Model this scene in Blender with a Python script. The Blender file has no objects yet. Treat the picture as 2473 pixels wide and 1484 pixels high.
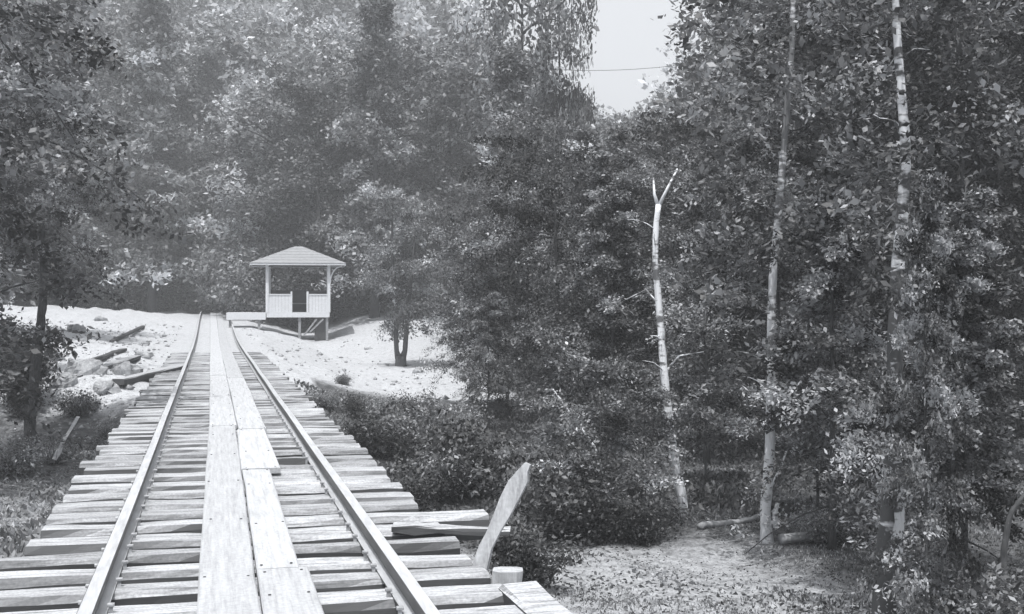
import bpy, math
import numpy as np
R_ = math.radians
scene = bpy.context.scene
col = scene.collection

# ---------------------------------------------------------------- camera
F = 3000.0            # focal length and frame in units of a 2473 px wide frame
YAW = R_(13.65)
S_, C_ = math.sin(YAW), math.cos(YAW)
EYE = 1.444
cam = bpy.data.cameras.new('camera'); cam_o = bpy.data.objects.new('camera', cam); col.objects.link(cam_o)
cam.sensor_width = 36; cam.lens = 36*F/2473; cam.clip_end = 2000; cam.clip_start = 0.05
cam_o.location = (0, 0, EYE); cam_o.rotation_euler = (R_(90-0.21), 0, -YAW)
scene.camera = cam_o

# ---------------------------------------------------------------- light
SUN = np.array([-0.16, -0.34, 1.0]); SUN /= np.linalg.norm(SUN)
elev = math.asin(SUN[2]); az = math.atan2(SUN[0], SUN[1])
w = bpy.data.worlds.new('World'); scene.world = w; w.use_nodes = True
nt = w.node_tree; bg = nt.nodes['Background']
sky = nt.nodes.new('ShaderNodeTexSky'); sky.sky_type = 'NISHITA'; sky.sun_disc = False
sky.sun_elevation = elev; sky.sun_rotation = az; sky.dust_density = 4; sky.air_density = 1.0
hs = nt.nodes.new('ShaderNodeHueSaturation'); hs.inputs['Saturation'].default_value = 0.10
nt.links.new(sky.outputs[0], hs.inputs['Color']); veil = nt.nodes.new('ShaderNodeMix'); veil.data_type = 'RGBA'; veil.blend_type = 'ADD'; veil.inputs[0].default_value = 1
veil.inputs[7].default_value = (0.85, 0.88, 0.95, 1)      # thin white summer overcast
nt.links.new(hs.outputs[0], veil.inputs[6]); nt.links.new(veil.outputs[2], bg.inputs[0])
bg.inputs[1].default_value = 0.15
sl = bpy.data.lights.new('sun', 'SUN'); sl.energy = 3.8; sl.angle = R_(0.5); sl.color = (1, 0.99, 0.98)
so = bpy.data.objects.new('sun', sl); col.objects.link(so)
from mathutils import Vector
so.rotation_euler = Vector(SUN).to_track_quat('Z', 'Y').to_euler(); so.location = (-10, -20, 40)
vs = scene.view_settings; vs.view_transform = 'Standard'; vs.look = 'None'; vs.exposure = 0.5; vs.gamma = 1
scene.cycles.volume_bounces = 0; scene.cycles.max_bounces = 6; scene.cycles.transparent_max_bounces = 8
scene.cycles.sample_clamp_indirect = 4

# ---------------------------------------------------------------- helpers
TINT = (0.965, 0.99, 1.03)
def P(x, y, d):
    "point seen at frame position x,y at depth d"
    r = (x-1236.5)*d/F
    return np.array([S_*d + C_*r, C_*d - S_*r, EYE-(y-731)*d/F])
def ss(a, b, v):
    t = np.clip((np.asarray(v, float)-a)/(b-a), 0, 1); return t*t*(3-2*t)
_rt = np.random.default_rng(5).random((256, 256))
def vnoise(x, y, s, o=0):
    x = np.asarray(x, float)/s+o*17.3+1000; y = np.asarray(y, float)/s+o*7.7+1000
    xi = np.floor(x).astype(int); yi = np.floor(y).astype(int); fx = x-xi; fy = y-yi
    fx = fx*fx*(3-2*fx); fy = fy*fy*(3-2*fy)
    g = lambda a, b: _rt[a % 256, b % 256]
    return (g(xi, yi)*(1-fx)+g(xi+1, yi)*fx)*(1-fy)+(g(xi, yi+1)*(1-fx)+g(xi+1, yi+1)*fx)*fy-0.5
def rail_z(y): return 0.78*ss(38, 73, y)
def terrain(x, y):
    x = np.asarray(x, float); y = np.asarray(y, float)
    rz = rail_z(y)
    bed = -0.5+0.42*ss(18, 29, y)+0.03*ss(30, 40, y)+rz
    u = -(x+1.05); v = x-1.45
    f = ss(21.0, 25.5, y+0.8*vnoise(x, y, 2.0, 1)-0.25*np.clip(u, 0, 8))
    zl = (-0.35-0.25*ss(0, 3, u)*(1-ss(7, 9, y)))*(1-ss(10, 14, y)) + (-0.95)*ss(10, 14, y)*(1-f) + (rz-0.06+0.35*ss(1, 9, u)*ss(35, 60, y))*f
    zl = bed*(1-ss(0, 0.9, u)) + zl*ss(0, 0.9, u)
    g = ss(20, 29, y)
    zr = -0.9*(1-g)+(rz-0.05-np.minimum(0.27*np.clip(v-0.2, 0, 9), 0.72))*g
    zr = zr+0.95*ss(42, 62, y)*ss(4.6, 8, x)
    zr = bed*(1-ss(0, 0.8, v)) + zr*ss(0, 0.8, v)
    z = np.where(x < 0.2, zl, zr)
    r = np.hypot(x, y); a = np.degrees(np.arctan2(x, y))
    slope = 0.30*(1-ss(9, 17, a))+0.09
    rr = np.clip(r-84, 0, 170)
    z = z+slope*rr*ss(0, 25, rr)
    k = ss(1.1, 2.2, np.abs(x-0.2))
    z = z+k*ss(20, 24, y)*(x < 0)*(0.30*np.abs(vnoise(x, y, 1.6, 16))+0.16*np.abs(vnoise(x, y, 0.55, 17)))
    z = z+k*(0.22*vnoise(x, y, 3.1, 2)+0.12*vnoise(x, y, 0.9, 3)+0.05*vnoise(x, y, 0.33, 4))+0.04*vnoise(x, y, 0.4, 5)*(1-ss(27, 33, y))
    return z
def gz(x, y): return float(terrain(x, y))
def PG(x, y, d0=4):
    "where the sight line of frame position x,y meets the ground"
    d = np.arange(d0, 250, 0.05); r = (x-1236.5)*d/F
    X = S_*d+C_*r; Y = C_*d-S_*r; Z = EYE-(y-731)*d/F
    h = np.nonzero(Z < terrain(X, Y))[0]
    i = h[0] if len(h) else len(d)-1
    return np.array([X[i], Y[i], gz(X[i], Y[i])]), d[i]
def DG(x, d):
    "ground point at frame column x, depth d"
    p = P(x, 731, d); p[2] = gz(p[0], p[1]); return p

def link(o, parent=None):
    col.objects.link(o)
    if parent is not None: o.parent = parent
    return o
def empty(name, loc, rz=0):
    o = bpy.data.objects.new(name, None); o.location = tuple(loc); o.rotation_euler = (0, 0, rz); o.empty_display_size = 0.3
    return link(o)
def tag(o, label, cat=None, group=None, kind=None):
    if label: o['label'] = label
    if cat: o['category'] = cat
    if group: o['group'] = group
    if kind: o['kind'] = kind
    return o
class MB:
    def __init__(s): s.v = []; s.f = []; s.n = 0
    def add(s, v, f):
        v = np.asarray(v, float); s.v.append(v); s.f += [tuple(int(i)+s.n for i in q) for q in f]; s.n += len(v)
    def build(s, name, mat, parent=None, smooth=False, loc=None):
        v = np.vstack(s.v)
        if loc is not None: v = v-np.asarray(loc)
        me = bpy.data.meshes.new(name); me.from_pydata(v.tolist(), [], s.f); me.materials.append(mat)
        if smooth: me.polygons.foreach_set('use_smooth', [True]*len(me.polygons))
        me.update(); o = bpy.data.objects.new(name, me)
        if loc is not None: o.location = tuple(loc)
        return link(o, parent)
    def box(s, x0, x1, y0, y1, z0, z1):
        v = [(x, y, z) for x in (x0, x1) for y in (y0, y1) for z in (z0, z1)]
        s.add(v, [(0, 1, 3, 2), (4, 6, 7, 5), (0, 4, 5, 1), (2, 3, 7, 6), (0, 2, 6, 4), (1, 5, 7, 3)])
    def timber(s, p0, p1, wd, ht, seg=6, jit=0.0, bev=0.012, rng=None, up=(0, 0, 1), taper=1.0):
        "a squared timber with worn edges from p0 to p1 (centre line)"
        p0 = np.array(p0, float); p1 = np.array(p1, float); a = p1-p0; a /= np.linalg.norm(a)
        sd = np.cross(a, up); sd /= np.linalg.norm(sd); u = np.cross(sd, a)
        W, H = wd/2, ht/2; b = min(bev, W*0.45, H*0.45)
        prof = [(-W+b, -H), (W-b, -H), (W, -H+b), (W, H-b), (W-b, H), (-W+b, H), (-W, H-b), (-W, -H+b)]
        V = []; rng = rng or np.random.default_rng(1)
        wob = np.cumsum(rng.normal(0, jit*0.5, (seg+1, 2)), axis=0); pw = rng.normal(0, jit*0.6, (3, 8, 2)); tt = np.linspace(0, 1, seg+1)
        wave = lambda i: pw[0]*math.sin(5*tt[i]+1)+pw[1]*math.sin(11*tt[i])+pw[2]*math.sin(17*tt[i]+2)
        for i in range(seg+1):
            t = i/seg; c = p0+(p1-p0)*t+sd*wob[i, 0]+u*0.6*wob[i, 1]; k = 1+(taper-1)*t
            if i in (0, seg): k *= 0.985
            wv = wave(i)
            for qi, q in enumerate(prof):
                j = rng.normal(0, jit*0.16, 2)+wv[qi]; V.append(c+sd*(q[0]*k+j[0])+u*(q[1]*k+j[1]))
        Fc = []
        for i in range(seg):
            for q in range(8): Fc.append((i*8+q, i*8+(q+1) % 8, (i+1)*8+(q+1) % 8, (i+1)*8+q))
        Fc.append(tuple(range(7, -1, -1))); Fc.append(tuple(seg*8+q for q in range(8)))
        s.add(V, Fc)
    def tube(s, pts, rad, n=8, rng=None, jit=0.0):
        pts = np.asarray(pts, float); m = len(pts); V = []
        for i in range(m):
            a = pts[min(i+1, m-1)]-pts[max(i-1, 0)]; a /= (np.linalg.norm(a)+1e-9)
            ref = np.array([1.0, 0, 0]) if abs(a[2]) > 0.7 else np.array([0, 0, 1.0])
            b = np.cross(a, ref); b /= np.linalg.norm(b); c = np.cross(a, b)
            for q in range(n):
                th = 2*math.pi*q/n; r = rad[i]*(1+(rng.normal(0, jit) if rng is not None and jit else 0))
                V.append(pts[i]+r*(b*math.cos(th)+c*math.sin(th)))
        Fc = [(i*n+q, i*n+(q+1) % n, (i+1)*n+(q+1) % n, (i+1)*n+q) for i in range(m-1) for q in range(n)]
        Fc.append(tuple(range(n-1, -1, -1))); Fc.append(tuple((m-1)*n+q for q in range(n)))
        s.add(V, Fc)

# ---------------------------------------------------------------- materials
def g3(v): return (min(v*TINT[0], 1), min(v*TINT[1], 1), min(v*TINT[2], 1), 1)
def base_mat(name, rough=0.85, spec=0.2):
    m = bpy.data.materials.new(name); m.use_nodes = True; n = m.node_tree
    b = n.nodes['Principled BSDF']; b.inputs['Roughness'].default_value = rough; b.inputs['Specular IOR Level'].default_value = spec
    return m, n, b
def noise_mat(name, lo, hi, scale=8, stretch=(1, 1, 1), rough=0.85, spec=0.2, bump=0.0, detail=6, fine=None, ramp=(0.3, 0.7), coord='Object'):
    m, n, b = base_mat(name, rough, spec); N = n.nodes; L = n.links
    tc = N.new('ShaderNodeTexCoord'); mp = N.new('ShaderNodeMapping'); mp.inputs['Scale'].default_value = stretch
    L.new(tc.outputs[coord], mp.inputs[0])
    no = N.new('ShaderNodeTexNoise'); no.inputs['Scale'].default_value = scale; no.inputs['Detail'].default_value = detail; no.inputs['Roughness'].default_value = 0.65
    L.new(mp.outputs[0], no.inputs[0])
    cr = N.new('ShaderNodeValToRGB'); cr.color_ramp.elements[0].position = ramp[0]; cr.color_ramp.elements[1].position = ramp[1]
    cr.color_ramp.elements[0].color = g3(lo); cr.color_ramp.elements[1].color = g3(hi)
    L.new(no.outputs[0], cr.inputs[0]); out = cr.outputs[0]
    if fine:
        n2 = N.new('ShaderNodeTexNoise'); n2.inputs['Scale'].default_value = fine[0]; n2.inputs['Detail'].default_value = 3
        L.new(tc.outputs[coord], n2.inputs[0])
        mr = N.new('ShaderNodeMapRange'); mr.inputs[1].default_value = 0.3; mr.inputs[2].default_value = 0.7; mr.inputs[3].default_value = fine[1]; mr.inputs[4].default_value = fine[2]
        L.new(n2.outputs[0], mr.inputs[0])
        mx = N.new('ShaderNodeMix'); mx.data_type = 'RGBA'; mx.blend_type = 'MULTIPLY'; mx.inputs[0].default_value = 1
        L.new(out, mx.inputs[6]); L.new(mr.outputs[0], mx.inputs[7]); out = mx.outputs[2]
    L.new(out, b.inputs['Base Color'])
    if bump:
        bp = N.new('ShaderNodeBump'); bp.inputs['Strength'].default_value = bump; bp.inputs['Distance'].default_value = 0.02
        L.new(no.outputs[0], bp.inputs['Height']); L.new(bp.outputs[0], b.inputs['Normal'])
    return m
def leaf_mat(name, v, trans=0.25, rough=0.5, spec=0.35):
    m, n, b = base_mat(name, rough, spec); N = n.nodes; L = n.links
    at = N.new('ShaderNodeAttribute'); at.attribute_name = 'tone'
    mu = N.new('ShaderNodeMix'); mu.data_type = 'RGBA'; mu.blend_type = 'MULTIPLY'; mu.inputs[0].default_value = 1
    mu.inputs[6].default_value = g3(v); L.new(at.outputs['Fac'], mu.inputs[7])
    L.new(mu.outputs[2], b.inputs['Base Color'])
    tr = N.new('ShaderNodeBsdfTranslucent'); L.new(mu.outputs[2], tr.inputs[0])
    ms = N.new('ShaderNodeMixShader'); ms.inputs[0].default_value = trans
    L.new(b.outputs[0], ms.inputs[1]); L.new(tr.outputs[0], ms.inputs[2]); L.new(ms.outputs[0], N['Material Output'].inputs[0])
    return m
def streaks(m, stretch, scale, lo=0.72, hi=1.08, p=(0.36, 0.52)):
    "drying cracks and grain along the timber, plus a tone of its own for every piece"
    n = m.node_tree; N = n.nodes; L = n.links; b = N['Principled BSDF']; src = b.inputs['Base Color'].links[0].from_socket
    tc = N.new('ShaderNodeTexCoord'); oi = N.new('ShaderNodeObjectInfo'); mp = N.new('ShaderNodeMapping'); mp.inputs['Scale'].default_value = stretch
    sm = N.new('ShaderNodeVectorMath'); sm.operation = 'SCALE'; L.new(oi.outputs['Random'], sm.inputs['Scale']); sm.inputs[0].default_value = (13, 31, 57)
    L.new(tc.outputs['Object'], mp.inputs[0]); L.new(sm.outputs[0], mp.inputs['Location'])
    no = N.new('ShaderNodeTexNoise'); no.inputs['Scale'].default_value = scale; no.inputs['Detail'].default_value = 8; no.inputs['Roughness'].default_value = 0.72; L.new(mp.outputs[0], no.inputs[0])
    mr = N.new('ShaderNodeMapRange'); mr.inputs[1].default_value = p[0]; mr.inputs[2].default_value = p[1]; mr.inputs[3].default_value = lo; mr.inputs[4].default_value = hi; L.new(no.outputs[0], mr.inputs[0])
    mo = N.new('ShaderNodeMapRange'); mo.inputs[3].default_value = 0.86; mo.inputs[4].default_value = 1.12; L.new(oi.outputs['Random'], mo.inputs[0])
    mm = N.new('ShaderNodeMath'); mm.operation = 'MULTIPLY'; L.new(mr.outputs[0], mm.inputs[0]); L.new(mo.outputs[0], mm.inputs[1])
    mx = N.new('ShaderNodeMix'); mx.data_type = 'RGBA'; mx.blend_type = 'MULTIPLY'; mx.inputs[0].default_value = 1; L.new(src, mx.inputs[6]); L.new(mm.outputs[0], mx.inputs[7])
    L.new(mx.outputs[2], b.inputs['Base Color'])
    bp = N.new('ShaderNodeBump'); bp.inputs['Strength'].default_value = 0.5; bp.inputs['Distance'].default_value = 0.008; L.new(no.outputs[0], bp.inputs['Height']); L.new(bp.outputs[0], b.inputs['Normal'])
def shade_sides(m, side, k=0.75):
    "shade of tie gaps and rail webs painted dark on the sides, top worn pale by weather and wheels: mixed by the facing of the surface itself"
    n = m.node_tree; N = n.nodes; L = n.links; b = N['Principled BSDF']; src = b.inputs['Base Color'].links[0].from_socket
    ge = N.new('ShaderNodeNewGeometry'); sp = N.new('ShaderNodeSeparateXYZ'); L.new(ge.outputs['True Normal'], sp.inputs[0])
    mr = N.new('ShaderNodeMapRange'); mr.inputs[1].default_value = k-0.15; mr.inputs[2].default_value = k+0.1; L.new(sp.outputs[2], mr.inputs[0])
    mx = N.new('ShaderNodeMix'); mx.data_type = 'RGBA'; L.new(mr.outputs[0], mx.inputs[0]); mx.inputs[6].default_value = g3(side); L.new(src, mx.inputs[7])  # dark side colour stands in for shade between ties and in rail webs
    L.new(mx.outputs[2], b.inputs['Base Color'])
M = {}
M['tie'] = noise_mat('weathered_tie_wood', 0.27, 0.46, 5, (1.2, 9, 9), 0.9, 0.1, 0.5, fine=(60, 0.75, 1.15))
streaks(M['tie'], (0.8, 9, 9), 3.0, 0.5, 1.12); shade_sides(M['tie'], 0.085)
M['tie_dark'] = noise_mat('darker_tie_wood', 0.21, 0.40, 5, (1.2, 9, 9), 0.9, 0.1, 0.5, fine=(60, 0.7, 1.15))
streaks(M['tie_dark'], (0.8, 9, 9), 3.0, 0.45, 1.12); shade_sides(M['tie_dark'], 0.06)
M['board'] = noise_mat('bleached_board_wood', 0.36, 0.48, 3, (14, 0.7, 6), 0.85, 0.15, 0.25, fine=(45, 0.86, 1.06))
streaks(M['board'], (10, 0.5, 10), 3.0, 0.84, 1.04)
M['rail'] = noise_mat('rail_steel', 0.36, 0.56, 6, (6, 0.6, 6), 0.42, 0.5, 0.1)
shade_sides(M['rail'], 0.06, 0.9)
M['rust'] = noise_mat('rusty_spike_iron', 0.2, 0.5, 30, rough=0.7)
M['post'] = noise_mat('sawn_post_wood', 0.33, 0.50, 6, (8, 8, 1), 0.85, 0.15, 0.3, fine=(50, 0.85, 1.05))
streaks(M['post'], (7, 7, 0.8), 3.0, 0.75, 1.06)
M['white'] = noise_mat('white_painted_wood', 0.58, 0.70, 4, (3, 3, 3), 0.7, 0.2, 0.1)
M['roof'] = noise_mat('pale_roof_shingles', 0.20, 0.32, 9, (1, 1, 6), 0.85, 0.15, 0.3)
M['dark'] = noise_mat('dark_wood', 0.04, 0.08, 6, rough=0.9)
M['grey_wood'] = noise_mat('grey_wood', 0.18, 0.36, 6, (4, 4, 4), 0.9)
M['bark'] = noise_mat('dark_bark', 0.04, 0.13, 14, (3, 3, 0.6), 0.95, 0.05, 0.8)
M['bark_grey'] = noise_mat('grey_bark', 0.10, 0.26, 14, (3, 3, 0.5), 0.95, 0.05, 0.8)
M['rock'] = noise_mat('pale_rock', 0.2, 0.42, 5, rough=0.95, bump=0.6, fine=(30, 0.75, 1.1))
M['wire'] = noise_mat('dark_wire', 0.04, 0.07, 10)
def birch_mat(name, white, dark, thr, zr=None):
    m, n, b = base_mat(name, 0.7, 0.2); N = n.nodes; L = n.links
    tc = N.new('ShaderNodeTexCoord'); mp = N.new('ShaderNodeMapping'); mp.inputs['Scale'].default_value = (5, 5, 13); L.new(tc.outputs['Object'], mp.inputs[0])
    a = N.new('ShaderNodeTexNoise'); a.inputs['Scale'].default_value = 1.6; a.inputs['Detail'].default_value = 4; L.new(mp.outputs[0], a.inputs[0])
    c = N.new('ShaderNodeTexNoise'); c.inputs['Scale'].default_value = 3.2; c.inputs['Detail'].default_value = 5; L.new(tc.outputs['Object'], c.inputs[0])
    ad = N.new('ShaderNodeMath'); ad.operation = 'ADD'; L.new(a.outputs[0], ad.inputs[0]); L.new(c.outputs[0], ad.inputs[1])
    cr = N.new('ShaderNodeValToRGB'); cr.color_ramp.elements[0].position = thr; cr.color_ramp.elements[1].position = thr+0.07
    cr.color_ramp.elements[0].color = g3(dark); cr.color_ramp.elements[1].color = g3(white)
    hv = N.new('ShaderNodeMath'); hv.operation = 'MULTIPLY'; hv.inputs[1].default_value = 0.5; L.new(ad.outputs[0], hv.inputs[0])
    L.new(hv.outputs[0], cr.inputs[0]); out = cr.outputs[0]
    if zr:      # old bark: dark and rough low down, white higher up the stem
        sz = N.new('ShaderNodeSeparateXYZ'); L.new(tc.outputs['Object'], sz.inputs[0])
        mr = N.new('ShaderNodeMapRange'); mr.inputs[1].default_value = zr[0]; mr.inputs[2].default_value = zr[1]; mr.inputs[3].default_value = -0.07; mr.inputs[4].default_value = 0.09; L.new(sz.outputs[2], mr.inputs[0])
        a2 = N.new('ShaderNodeMath'); a2.operation = 'ADD'; L.new(hv.outputs[0], a2.inputs[0]); L.new(mr.outputs[0], a2.inputs[1]); L.new(a2.outputs[0], cr.inputs[0])
    L.new(out, b.inputs['Base Color']); return m
M['birch'] = birch_mat('white_birch_bark', 0.74, 0.14, 0.415)
M['birch_old'] = birch_mat('peeling_birch_bark', 0.62, 0.08, 0.50, (1.6, 4.2))
M['birch_grey'] = birch_mat('grey_birch_bark', 0.60, 0.15, 0.46, (4.4, 1.6))
M['peel'] = birch_mat('peeling_bark_patch', 0.60, 0.10, 0.47)
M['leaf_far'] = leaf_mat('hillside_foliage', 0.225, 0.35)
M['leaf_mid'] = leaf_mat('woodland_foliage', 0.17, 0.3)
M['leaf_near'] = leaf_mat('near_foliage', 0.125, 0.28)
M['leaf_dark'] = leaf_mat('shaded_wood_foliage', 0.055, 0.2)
M['leaf_bright'] = leaf_mat('bright_foliage', 0.19, 0.3)
M['weed'] = leaf_mat('weed_foliage', 0.20, 0.3)

def ground_mat():
    m, n, b = base_mat('earth_ground', 0.95, 0.05); N = n.nodes; L = n.links
    geo = N.new('ShaderNodeNewGeometry'); at = N.new('ShaderNodeAttribute'); at.attribute_name = 'pale'
    def noise(s, d=5):
        q = N.new('ShaderNodeTexNoise'); q.inputs['Scale'].default_value = s; q.inputs['Detail'].default_value = d; q.inputs['Roughness'].default_value = 0.7
        L.new(geo.outputs['Position'], q.inputs[0]); return q
    a = noise(0.9); c = noise(7); e = noise(38, 3)
    # mask edge broken up by noise
    sub = N.new('ShaderNodeMath'); sub.operation = 'MULTIPLY_ADD'; sub.inputs[1].default_value = 0.7; sub.inputs[2].default_value = -0.35; L.new(c.outputs[0], sub.inputs[0])
    ad = N.new('ShaderNodeMath'); ad.operation = 'ADD'; L.new(at.outputs['Fac'], ad.inputs[0]); L.new(sub.outputs[0], ad.inputs[1])
    cl = N.new('ShaderNodeMapRange'); cl.inputs[1].default_value = 0.05; cl.inputs[2].default_value = 0.95; L.new(ad.outputs[0], cl.inputs[0])
    def ramp(src, lo, hi, p0=0.35, p1=0.65):
        r = N.new('ShaderNodeValToRGB'); r.color_ramp.elements[0].position = p0; r.color_ramp.elements[1].position = p1
        r.color_ramp.elements[0].color = g3(lo); r.color_ramp.elements[1].color = g3(hi); L.new(src, r.inputs[0]); return r
    dark = ramp(c.outputs[0], 0.05, 0.13); pale = ramp(c.outputs[0], 0.31, 0.47, 0.3, 0.52)
    mx = N.new('ShaderNodeMix'); mx.data_type = 'RGBA'; L.new(cl.outputs[0], mx.inputs[0]); L.new(dark.outputs[0], mx.inputs[6]); L.new(pale.outputs[0], mx.inputs[7])
    fr = N.new('ShaderNodeMapRange'); fr.inputs[1].default_value = 0.3; fr.inputs[2].default_value = 0.6; fr.inputs[3].default_value = 0.6; fr.inputs[4].default_value = 1.08; L.new(e.outputs[0], fr.inputs[0])
    m2 = N.new('ShaderNodeMix'); m2.data_type = 'RGBA'; m2.blend_type = 'MULTIPLY'; m2.inputs[0].default_value = 1; L.new(mx.outputs[2], m2.inputs[6]); L.new(fr.outputs[0], m2.inputs[7])
    L.new(m2.outputs[2], b.inputs['Base Color'])
    bp = N.new('ShaderNodeBump'); bp.inputs['Strength'].default_value = 0.6; bp.inputs['Distance'].default_value = 0.05
    L.new(c.outputs[0], bp.inputs['Height']); L.new(bp.outputs[0], b.inputs['Normal'])
    return m

# ---------------------------------------------------------------- ground
def axis(lo, hi, c, n, near):
    t = np.linspace(-1, 1, n); s = np.sinh(t*4.2)/math.sinh(4.2)
    v = np.where(s < 0, c+(c-lo)*s, c+(hi-c)*s)
    return v
xs = np.unique(np.concatenate([axis(-320, 320, 2, 150, 0), np.arange(-9, 12, 0.14)]))
ys = np.unique(np.concatenate([np.linspace(-60, 3, 12), np.arange(3, 34, 0.16), np.arange(34, 90, 0.8), np.linspace(90, 460, 60)]))
X, Y = np.meshgrid(xs, ys); Z = terrain(X, Y)
def pale_mask(x, y):
    n = 1.2*vnoise(x, y, 1.7, 9)+0.6*vnoise(x, y, 0.6, 10)
    corr = ss(21, 25, y+n)*(1-ss(84, 90, y))*ss(-14, -12, x)*(1-ss(9.0, 10.2, x+n))
    edge = 1-ss(0, 0.8, (x-1.5)-np.clip(y-25, 0, 60)*0.9+n*0.8)      # clearing widens behind the bushes
    right = ss(25.5, 27.5, y+n-0.10*np.clip(x, 0, 10))*(1-ss(0.2, 1.6, x+n-0.6-0.19*y))*(1-ss(66, 71, y))
    left = ss(22.3, 24.3, y+n-0.25*np.clip(-x-1, 0, 8))*(1-ss(84, 90, y))*ss(-15, -13, x)
    m = np.where(x < 0.2, left, np.maximum(right, corr*edge*0.95*(x < 2.2)))
    path = 0.58*(1-ss(10.8, 12.2, y+n*0.8-0.12*np.clip(x-2, 0, 5)))*ss(1.6, 2.3, x+n*0.2)*(1-ss(4.9, 6.2, x+n))
    m = np.maximum(m, path)
    m = np.maximum(m, 0.34*(np.abs(x-0.2) < 1.7)*(y < 24))
    m = np.maximum(m, 0.40*(x < -1)*(x > -7)*(1-ss(14, 22, y+n)))
    return m
nx, ny = len(xs), len(ys)
V = np.stack([X.ravel(), Y.ravel(), Z.ravel()], 1)
ii = (np.arange(ny-1)[:, None]*nx+np.arange(nx-1)[None, :]).ravel()
Fq = np.stack([ii, ii+1, ii+nx+1, ii+nx], 1)
def np_mesh(name, V, Fq, tone=None, attr='tone', smooth=False):
    me = bpy.data.meshes.new(name); k = Fq.shape[1]
    me.vertices.add(len(V)); me.vertices.foreach_set('co', V.astype(np.float32).ravel())
    me.loops.add(Fq.size); me.loops.foreach_set('vertex_index', Fq.astype(np.int32).ravel())
    me.polygons.add(len(Fq)); me.polygons.foreach_set('loop_start', np.arange(0, Fq.size, k, dtype=np.int32))
    if smooth: me.polygons.foreach_set('use_smooth', np.ones(len(Fq), bool))
    if tone is not None:
        a = me.attributes.new(attr, 'FLOAT', 'POINT'); a.data.foreach_set('value', tone.astype(np.float32))
    me.update(calc_edges=True); return me
gm = np_mesh('ground', V, Fq, pale_mask(V[:, 0], V[:, 1]), 'pale', True)
gm.materials.append(ground_mat())
tag(link(bpy.data.objects.new('ground', gm)), 'pale earth bank and dark forest floor either side of the track', kind='structure')

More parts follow.
